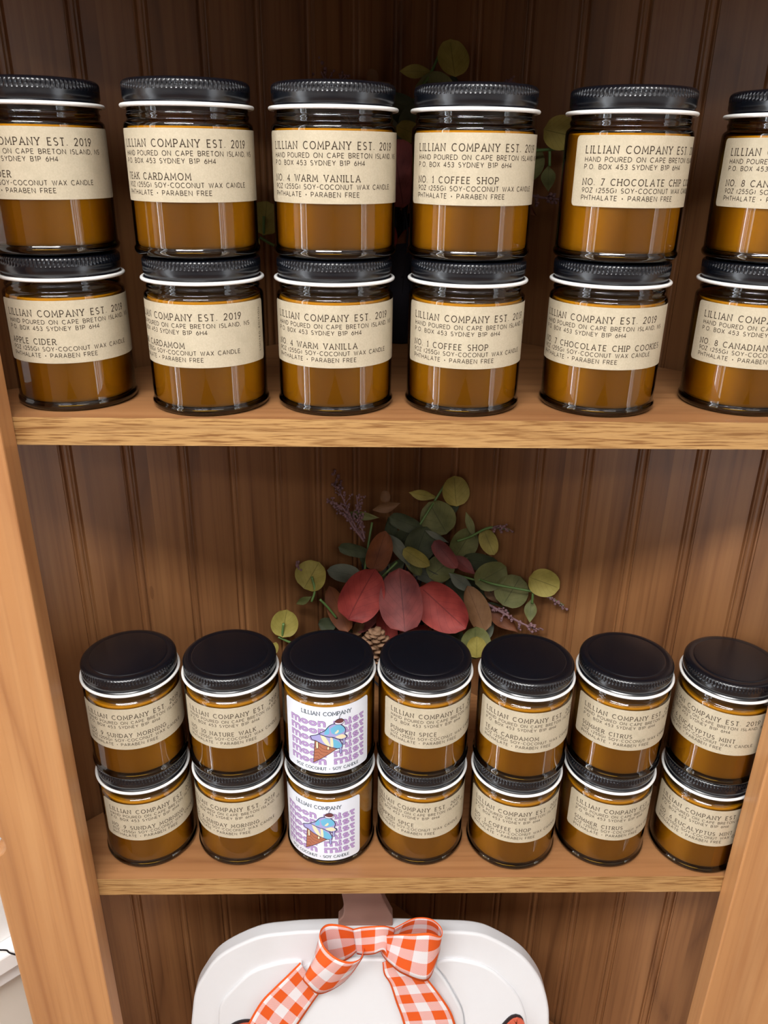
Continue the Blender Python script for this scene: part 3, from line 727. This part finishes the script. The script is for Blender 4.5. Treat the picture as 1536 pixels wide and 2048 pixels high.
def twig(pts, seed, dens=16, ln=14, r=1.3):
    rnd = random.Random(seed); bm = bmesh.new()
    c = spline([at(*fz(x, y), Y) for x, y, Y in pts], 8); n = len(c)
    tube(bm, c, [r*(1-.5*i/n) for i in range(n)], 6)
    for k in range(dens):
        i = int(n*0.15+(n*0.83)*k/dens); p = c[min(i, n-2)]; t = (c[min(i+1, n-1)]-p).normalized()
        d = (t*0.9 + Vector((rnd.uniform(-1, 1), rnd.uniform(-.6, .2), rnd.uniform(-.8, .8)))).normalized()
        e = p+d*ln*rnd.uniform(.6, 1.2); tube(bm, [p, (p+e)/2+Vector((0, 0, 1)), e], .5, 5)
        for q in range(3):
            z = bmesh.ops.create_icosphere(bm, subdivisions=1, radius=rnd.uniform(1.0, 1.9))['verts']
            o_ = e-d*q*3+Vector((rnd.uniform(-1.5, 1.5), rnd.uniform(-1.5, 1.5), rnd.uniform(-1.5, 1.5)))
            for v in z: v.co += o_
    spart('twig', bm, M_twig)
twig([(452, 392, 250), (400, 300, 258), (340, 165, 268), (290, 95, 272)], 1, 22, 12)
twig([(452, 392, 250), (385, 300, 256), (350, 230, 262), (285, 205, 264)], 2, 18, 11)
twig([(455, 380, 250), (430, 280, 262), (415, 170, 270)], 3, 14, 9)
twig([(1040, 690, 222), (1120, 735, 212), (1210, 785, 200), (1290, 815, 192)], 4, 14, 9, 1.6)
twig([(1060, 330, 238), (1110, 325, 232), (1150, 335, 230)], 5, 6, 6, .8)
twig([(1330, 655, 192), (1375, 685, 188), (1405, 710, 186)], 6, 6, 6, .8)
twig([(140, 520, 218), (130, 490, 216)], 7, 4, 5, .7)
rnd = random.Random(77); bm = bmesh.new()                 # added core under the stems; its dark colour stands for shaded twigs
for k in range(150):
    a = rnd.uniform(0, 2*PI); rr = rnd.uniform(3, 34); h = rnd.uniform(20, 165)
    b0 = SPRAY_BASE + Vector((rr*.4*math.cos(a), rr*.4*math.sin(a), rnd.uniform(1.5, 60)))
    e = SPRAY_BASE + Vector((rr*1.7*math.cos(a), rr*.7*math.sin(a)+26, h))
    tube(bm, [b0, (b0+e)/2+Vector((rnd.uniform(-8, 8), rnd.uniform(-8, 8), 0)), e], 1.1, 5)
tube(bm, [SPRAY_BASE+Vector((0, 0, .1)), SPRAY_BASE+Vector((0, 0, 90))], 14, 12)
spart('shaded_core', bm, M_dark)
bm = bmesh.new(); pc = at(752, 1290, 185)                  # small pine cone low in the spray
for k in range(46):
    a = k*2.4; t = k/46; rr = 13*math.sin(PI*(.15+.8*t)); c = pc+Vector((rr*math.cos(a)*.9, rr*math.sin(a)*.9, 34*t-18))
    z = bmesh.ops.create_icosphere(bm, subdivisions=1, radius=1)['verts']
    d = Vector((math.cos(a), math.sin(a), .45)).normalized(); s2 = d.cross(Vector((0, 0, 1))).normalized(); n2 = d.cross(s2)
    for v in z: v.co = c + d*v.co.x*6 + s2*v.co.y*5 + n2*v.co.z*1.6
tube(bm, [pc+Vector((0, 0, -18)), pc+Vector((0, 0, 16))], 5, 8)
spart('pine_cone', bm, M_conec)
spray2 = spray.copy(); col.objects.link(spray2)
for ch in list(spray.children):
    c = ch.copy(); col.objects.link(c); c.parent = spray2
spray2.location = spray.location + Vector((-0.002, 0, ZU*S+0.001)); spray2.rotation_euler = (0, -math.radians(4), 0); spray2.scale = (0.93, 0.93, 0.93)
spray2['label'] = 'shadowed floral spray with olive leaves behind the stacked jars on upper shelf'

# ------------------------------------------------------------------ painted wooden pumpkin
LEAN = math.radians(5)
pA = Vector((1, 0, 0)); pB = Vector((0, math.sin(LEAN), math.cos(LEAN))); pN = Vector((0, -math.cos(LEAN), math.sin(LEAN)))
pO = at(745, 1861, 70)
def pl(px, py, lift=0):                                    # local coordinates on the pumpkin's front
    v = ray(px, py); o = pO + pN*lift; t = (o-CAM).dot(pN)/v.dot(pN); q = CAM+v*t-pO
    return (q.dot(pA), q.dot(pB), lift)
BH = 290.0                                                 # height of the pumpkin body
base_z = ZB + 0.3
pump = empty('wooden_pumpkin', (pO.x, pO.y-BH*math.sin(LEAN), base_z))
tag(pump, 'white painted wooden pumpkin sign with brown stem leaning below the lower shelf', 'decoration')
shift = base_z-(pO.z-BH*math.cos(LEAN))
if abs(shift) > 0.01:                                      # body height so that it stands on the bottom shelf
    BH = (pO.z-base_z)/math.cos(LEAN)
pump.location = Vector((pO.x, pO.y-BH*math.sin(LEAN)+9, base_z))*S*1.0
ploc = Vector(pump.location)/S
def W3(a, b, l): return pO + pA*a + pB*b + pN*l
def ppart(name, bm, mat, sm=None, par=None, bevel=0):
    for v in bm.verts: v.co -= ploc
    o = link(name, to_mesh(bm, name), mat, par or pump, sm)
    if bevel:
        b = o.modifiers.new('edge', 'BEVEL'); b.width = bevel*S; b.segments = 4; b.limit_method = 'ANGLE'; b.angle_limit = math.radians(50)
    return o
def closed(pts, n=5): return spline(pts, n)
def plate(top_px, thick, lift, bm, mirror=True, low=None):
    """outline measured along its top, mirrored about the pumpkin's mid height."""
    top = [Vector((*pl(*p)[:2], 0)) for p in top_px]
    top = spline(top, 6); mid = -BH/2
    if mirror:
        bot = [Vector((p.x, 2*mid-p.y, 0)) for p in reversed(top)]
        if low is not None: bot = [Vector((p.x, max(p.y, -BH), 0)) for p in bot]
        pts = top+bot
    else: pts = top
    prism(bm, [W3(p.x, p.y, lift) for p in pts], pN*-thick)
OUT = [(382, 2048), (389, 1990), (405, 1955), (440, 1912), (511, 1877), (573, 1867), (638, 1863), (745, 1861), (883, 1864), (951, 1868), (993, 1882), (1045, 1914), (1077, 1953), (1091, 1986), (1098, 2020), (1099, 2048)]
bm = bmesh.new(); plate(OUT, 17, 0, bm); ppart('body', bm, M_white, 30, bevel=2.5)
LL = [(437, 2048), (440, 2010), (461, 1980), (502, 1942), (544, 1926), (580, 1919), (605, 1921), (590, 1950), (567, 1986), (553, 2017), (546, 2048)]
LR = [(x if False else 1480-x, y) for x, y in LL[::-1]]
LR = [(930, 2048), (925, 2017), (911, 1986), (890, 1951), (872, 1925), (899, 1915), (951, 1923), (986, 1939), (1016, 1965), (1037, 1991), (1050, 2024), (1054, 2048)]
LC = [(548, 2048), (556, 2017), (570, 1986), (593, 1951), (616, 1926), (660, 1915), (742, 1911), (830, 1915), (866, 1928), (889, 1953), (910, 1988), (924, 2018), (928, 2048)]
for pts, lf in ((LL, 3.0), (LR, 3.0), (LC, 5.0)):
    bm = bmesh.new(); plate(pts, lf+1, lf, bm); ppart('lobe', bm, M_white, 30, bevel=2.2)
SP = [(676, 1852), (685, 1842), (687, 1822), (680, 1790), (664, 1764), (690, 1752), (740, 1758), (757, 1788), (772, 1820), (786, 1846)]
bm = bmesh.new(); sp = [Vector((*pl(*p)[:2], 0)) for p in SP]
sp = [Vector((p.x, p.y, 0)) for p in spline(sp, 5)]
a0, b0 = pl(786, 1880)[:2]; a1, b1 = pl(676, 1880)[:2]
prism(bm, [W3(p.x, p.y, -6) for p in sp+[Vector((a0, b0, 0)), Vector((a1, b1, 0))]], pN*-13)
ppart('stem', bm, M_brown, 30, bevel=1.5)
# painted script letters, only their tops stand in view
M_ltr = plain('orange_letter_paint', lin(214, 100, 74), 0.6); M_ltk = plain('black_letter_edge', lin(36, 32, 36), 0.6)
bm = bmesh.new()
def script(pts, wd, off, mat, lift):
    c = spline([Vector((*pl(*p)[:2], 0)) for p in pts], 8)
    L_, R_ = [], []
    for i, p in enumerate(c):
        t = (c[min(i+1, len(c)-1)]-c[max(i-1, 0)]).normalized(); n_ = Vector((-t.y, t.x, 0))
        k = wd*min(1, .35+1.3*math.sin(PI*i/(len(c)-1)))
        L_.append(W3((p+n_*k/2).x+off[0], (p+n_*k/2).y+off[1], lift)); R_.append(W3((p-n_*k/2).x+off[0], (p-n_*k/2).y+off[1], lift))
    prev = None
    for l, r in zip(L_, R_):
        cur = [bm.verts.new(l), bm.verts.new(l-pN*2.6), bm.verts.new(r-pN*2.6), bm.verts.new(r)]
        if prev:
            for k in range(4): bm.faces.new((prev[k], prev[(k+1) % 4], cur[(k+1) % 4], cur[k])).material_index = mat
        else: bm.faces.new(cur).material_index = mat
        prev = cur
    bm.faces.new(prev[::-1]).material_index = mat
for wd, off, mat, lf in ((11.5, (-1.5, 2.2), 1, 4.5), (10, (0, 0), 0, 6.2)):
    script([(985, 2110), (1000, 2070), (1030, 2034), (1038, 2050), (1020, 2080), (1000, 2120)], wd, off, mat, lf)
    script([(440, 2085), (480, 2048), (520, 2048), (560, 2080), (570, 2130)], wd, off, mat, lf)
    script([(690, 2085), (700, 2052), (705, 2080), (700, 2120)], wd, off, mat, lf)
bmesh.ops.recalc_face_normals(bm, faces=bm.faces)
ppart('lettering', bm, [M_ltr, M_ltk], 30)

# ------------------------------------------------------------------ gingham bow tied round the stem
bow_o = W3(*pl(748, 1880, 8)); bow = empty('ribbon_bow', bow_o)
tag(bow, 'orange and white gingham ribbon bow tied at the white pumpkin top', 'bow')
def strip(name, pairs, uv0=0.0, n=7, width=56.0):
    """pairs: ((left px,py,lift),(right px,py,lift)) across the ribbon, from one end to the other."""
    A_ = spline([W3(*pl(*a)) for a, b in pairs], n); B_ = spline([W3(*pl(*b)) for a, b in pairs], n)
    bm = bmesh.new(); uvl = bm.loops.layers.uv.new('uv'); m_ = 8; rows = []; us = [uv0]
    for i in range(len(A_)):
        if i: us.append(us[-1]+((A_[i]+B_[i])/2-(A_[i-1]+B_[i-1])/2).length/width)
        rows.append([bm.verts.new(A_[i].lerp(B_[i], j/m_)-bow_o) for j in range(m_+1)])
    for i in range(len(rows)-1):
        for j in range(m_):
            f = bm.faces.new((rows[i][j], rows[i+1][j], rows[i+1][j+1], rows[i][j+1]))
            for l, (a, b) in zip(f.loops, ((i, j), (i+1, j), (i+1, j+1), (i, j+1))): l[uvl].uv = (us[a], b/m_)
    o = link(name, to_mesh(bm, name), M_ging, bow, 180)
    s_ = o.modifiers.new('thick', 'SOLIDIFY'); s_.thickness = 0.0006; s_.offset = 0
    return o
# tails
strip('tail', [((600, 1925, 12), (640, 1985, 12)), ((575, 1950, 10), (625, 2006, 10)), ((548, 1976, 9), (610, 2028, 9)), ((523, 2002, 8), (590, 2058, 8)), ((500, 2040, 8), (566, 2096, 8)), ((480, 2085, 8), (540, 2140, 8))], .1)
strip('tail', [((765, 1925, 10), (812, 1905, 14)), ((768, 1948, 10), (840, 1940, 16)), ((780, 1968, 11), (857, 1960, 15)), ((792, 2005, 10), (886, 1998, 12)), ((803, 2035, 9), (905, 2030, 10)), ((815, 2080, 8), (918, 2075, 8)), ((825, 2130, 7), (930, 2125, 7))], .3)
# left loop: from the knot out over the back, round the open end and back to the front
strip('loop', [((716, 1862, 14), (716, 1900, 12)), ((690, 1852, 16), (700, 1915, 8)), ((660, 1848, 18), (680, 1925, 6)), ((645, 1855, 24), (650, 1930, 10)), ((640, 1870, 34), (618, 1950, 24)), ((650, 1895, 42), (606, 1956, 38)), ((672, 1915, 46), (612, 1968, 42)), ((700, 1924, 44), (640, 1988, 34)), ((722, 1916, 36), (690, 1962, 26)), ((727, 1895, 24), (727, 1912, 18)), ((722, 1880, 16), (728, 1896, 12))], .2)
strip('loop', [((770, 1866, 14), (762, 1900, 10)), ((800, 1850, 18), (785, 1880, 8)), ((830, 1836, 20), (820, 1870, 8)), ((862, 1838, 26), (862, 1872, 14)), ((882, 1855, 34), (880, 1890, 26)), ((882, 1872, 40), (872, 1925, 34)), ((858, 1866, 46), (852, 1962, 38)), ((826, 1868, 46), (806, 1948, 36)), ((800, 1868, 38), (782, 1930, 28)), ((780, 1870, 26), (768, 1915, 18)), ((762, 1872, 16), (760, 1900, 12))], .35)
strip('knot', [((706, 1858, 18), (714, 1908, 18)), ((725, 1854, 22), (728, 1910, 22)), ((750, 1852, 24), (748, 1908, 25)), ((772, 1852, 22), (768, 1902, 24)), ((790, 1856, 16), (776, 1925, 20))], .6)

# ------------------------------------------------------------------ thin cable on the white trim at the left
pts = [at(x, y, 30) for x, y in ((-60, 1896), (-20, 1899), (0, 1900), (8, 1900), (18, 1904), (40, 1912))]
def on_trim(px, py):
    v = ray(px, py); o = KORN+nL*25; t = (Vector((o.x, o.y, 0))-Vector((CAM.x, CAM.y, 0))).dot(nL)/v.dot(nL); return CAM+v*t
cp = [on_trim(x, y) for x, y in ((-60, 1894), (-20, 1898), (0, 1900), (6, 1900), (14, 1901), (20, 1906), (40, 1912))]
bm = bmesh.new(); tube(bm, spline(cp, 5), .7, 7)
tag(link('cable', to_mesh(bm, 'cable'), M_blackw, None, 180), 'thin black cable running along the white wall trim beside the cabinet', 'cable')
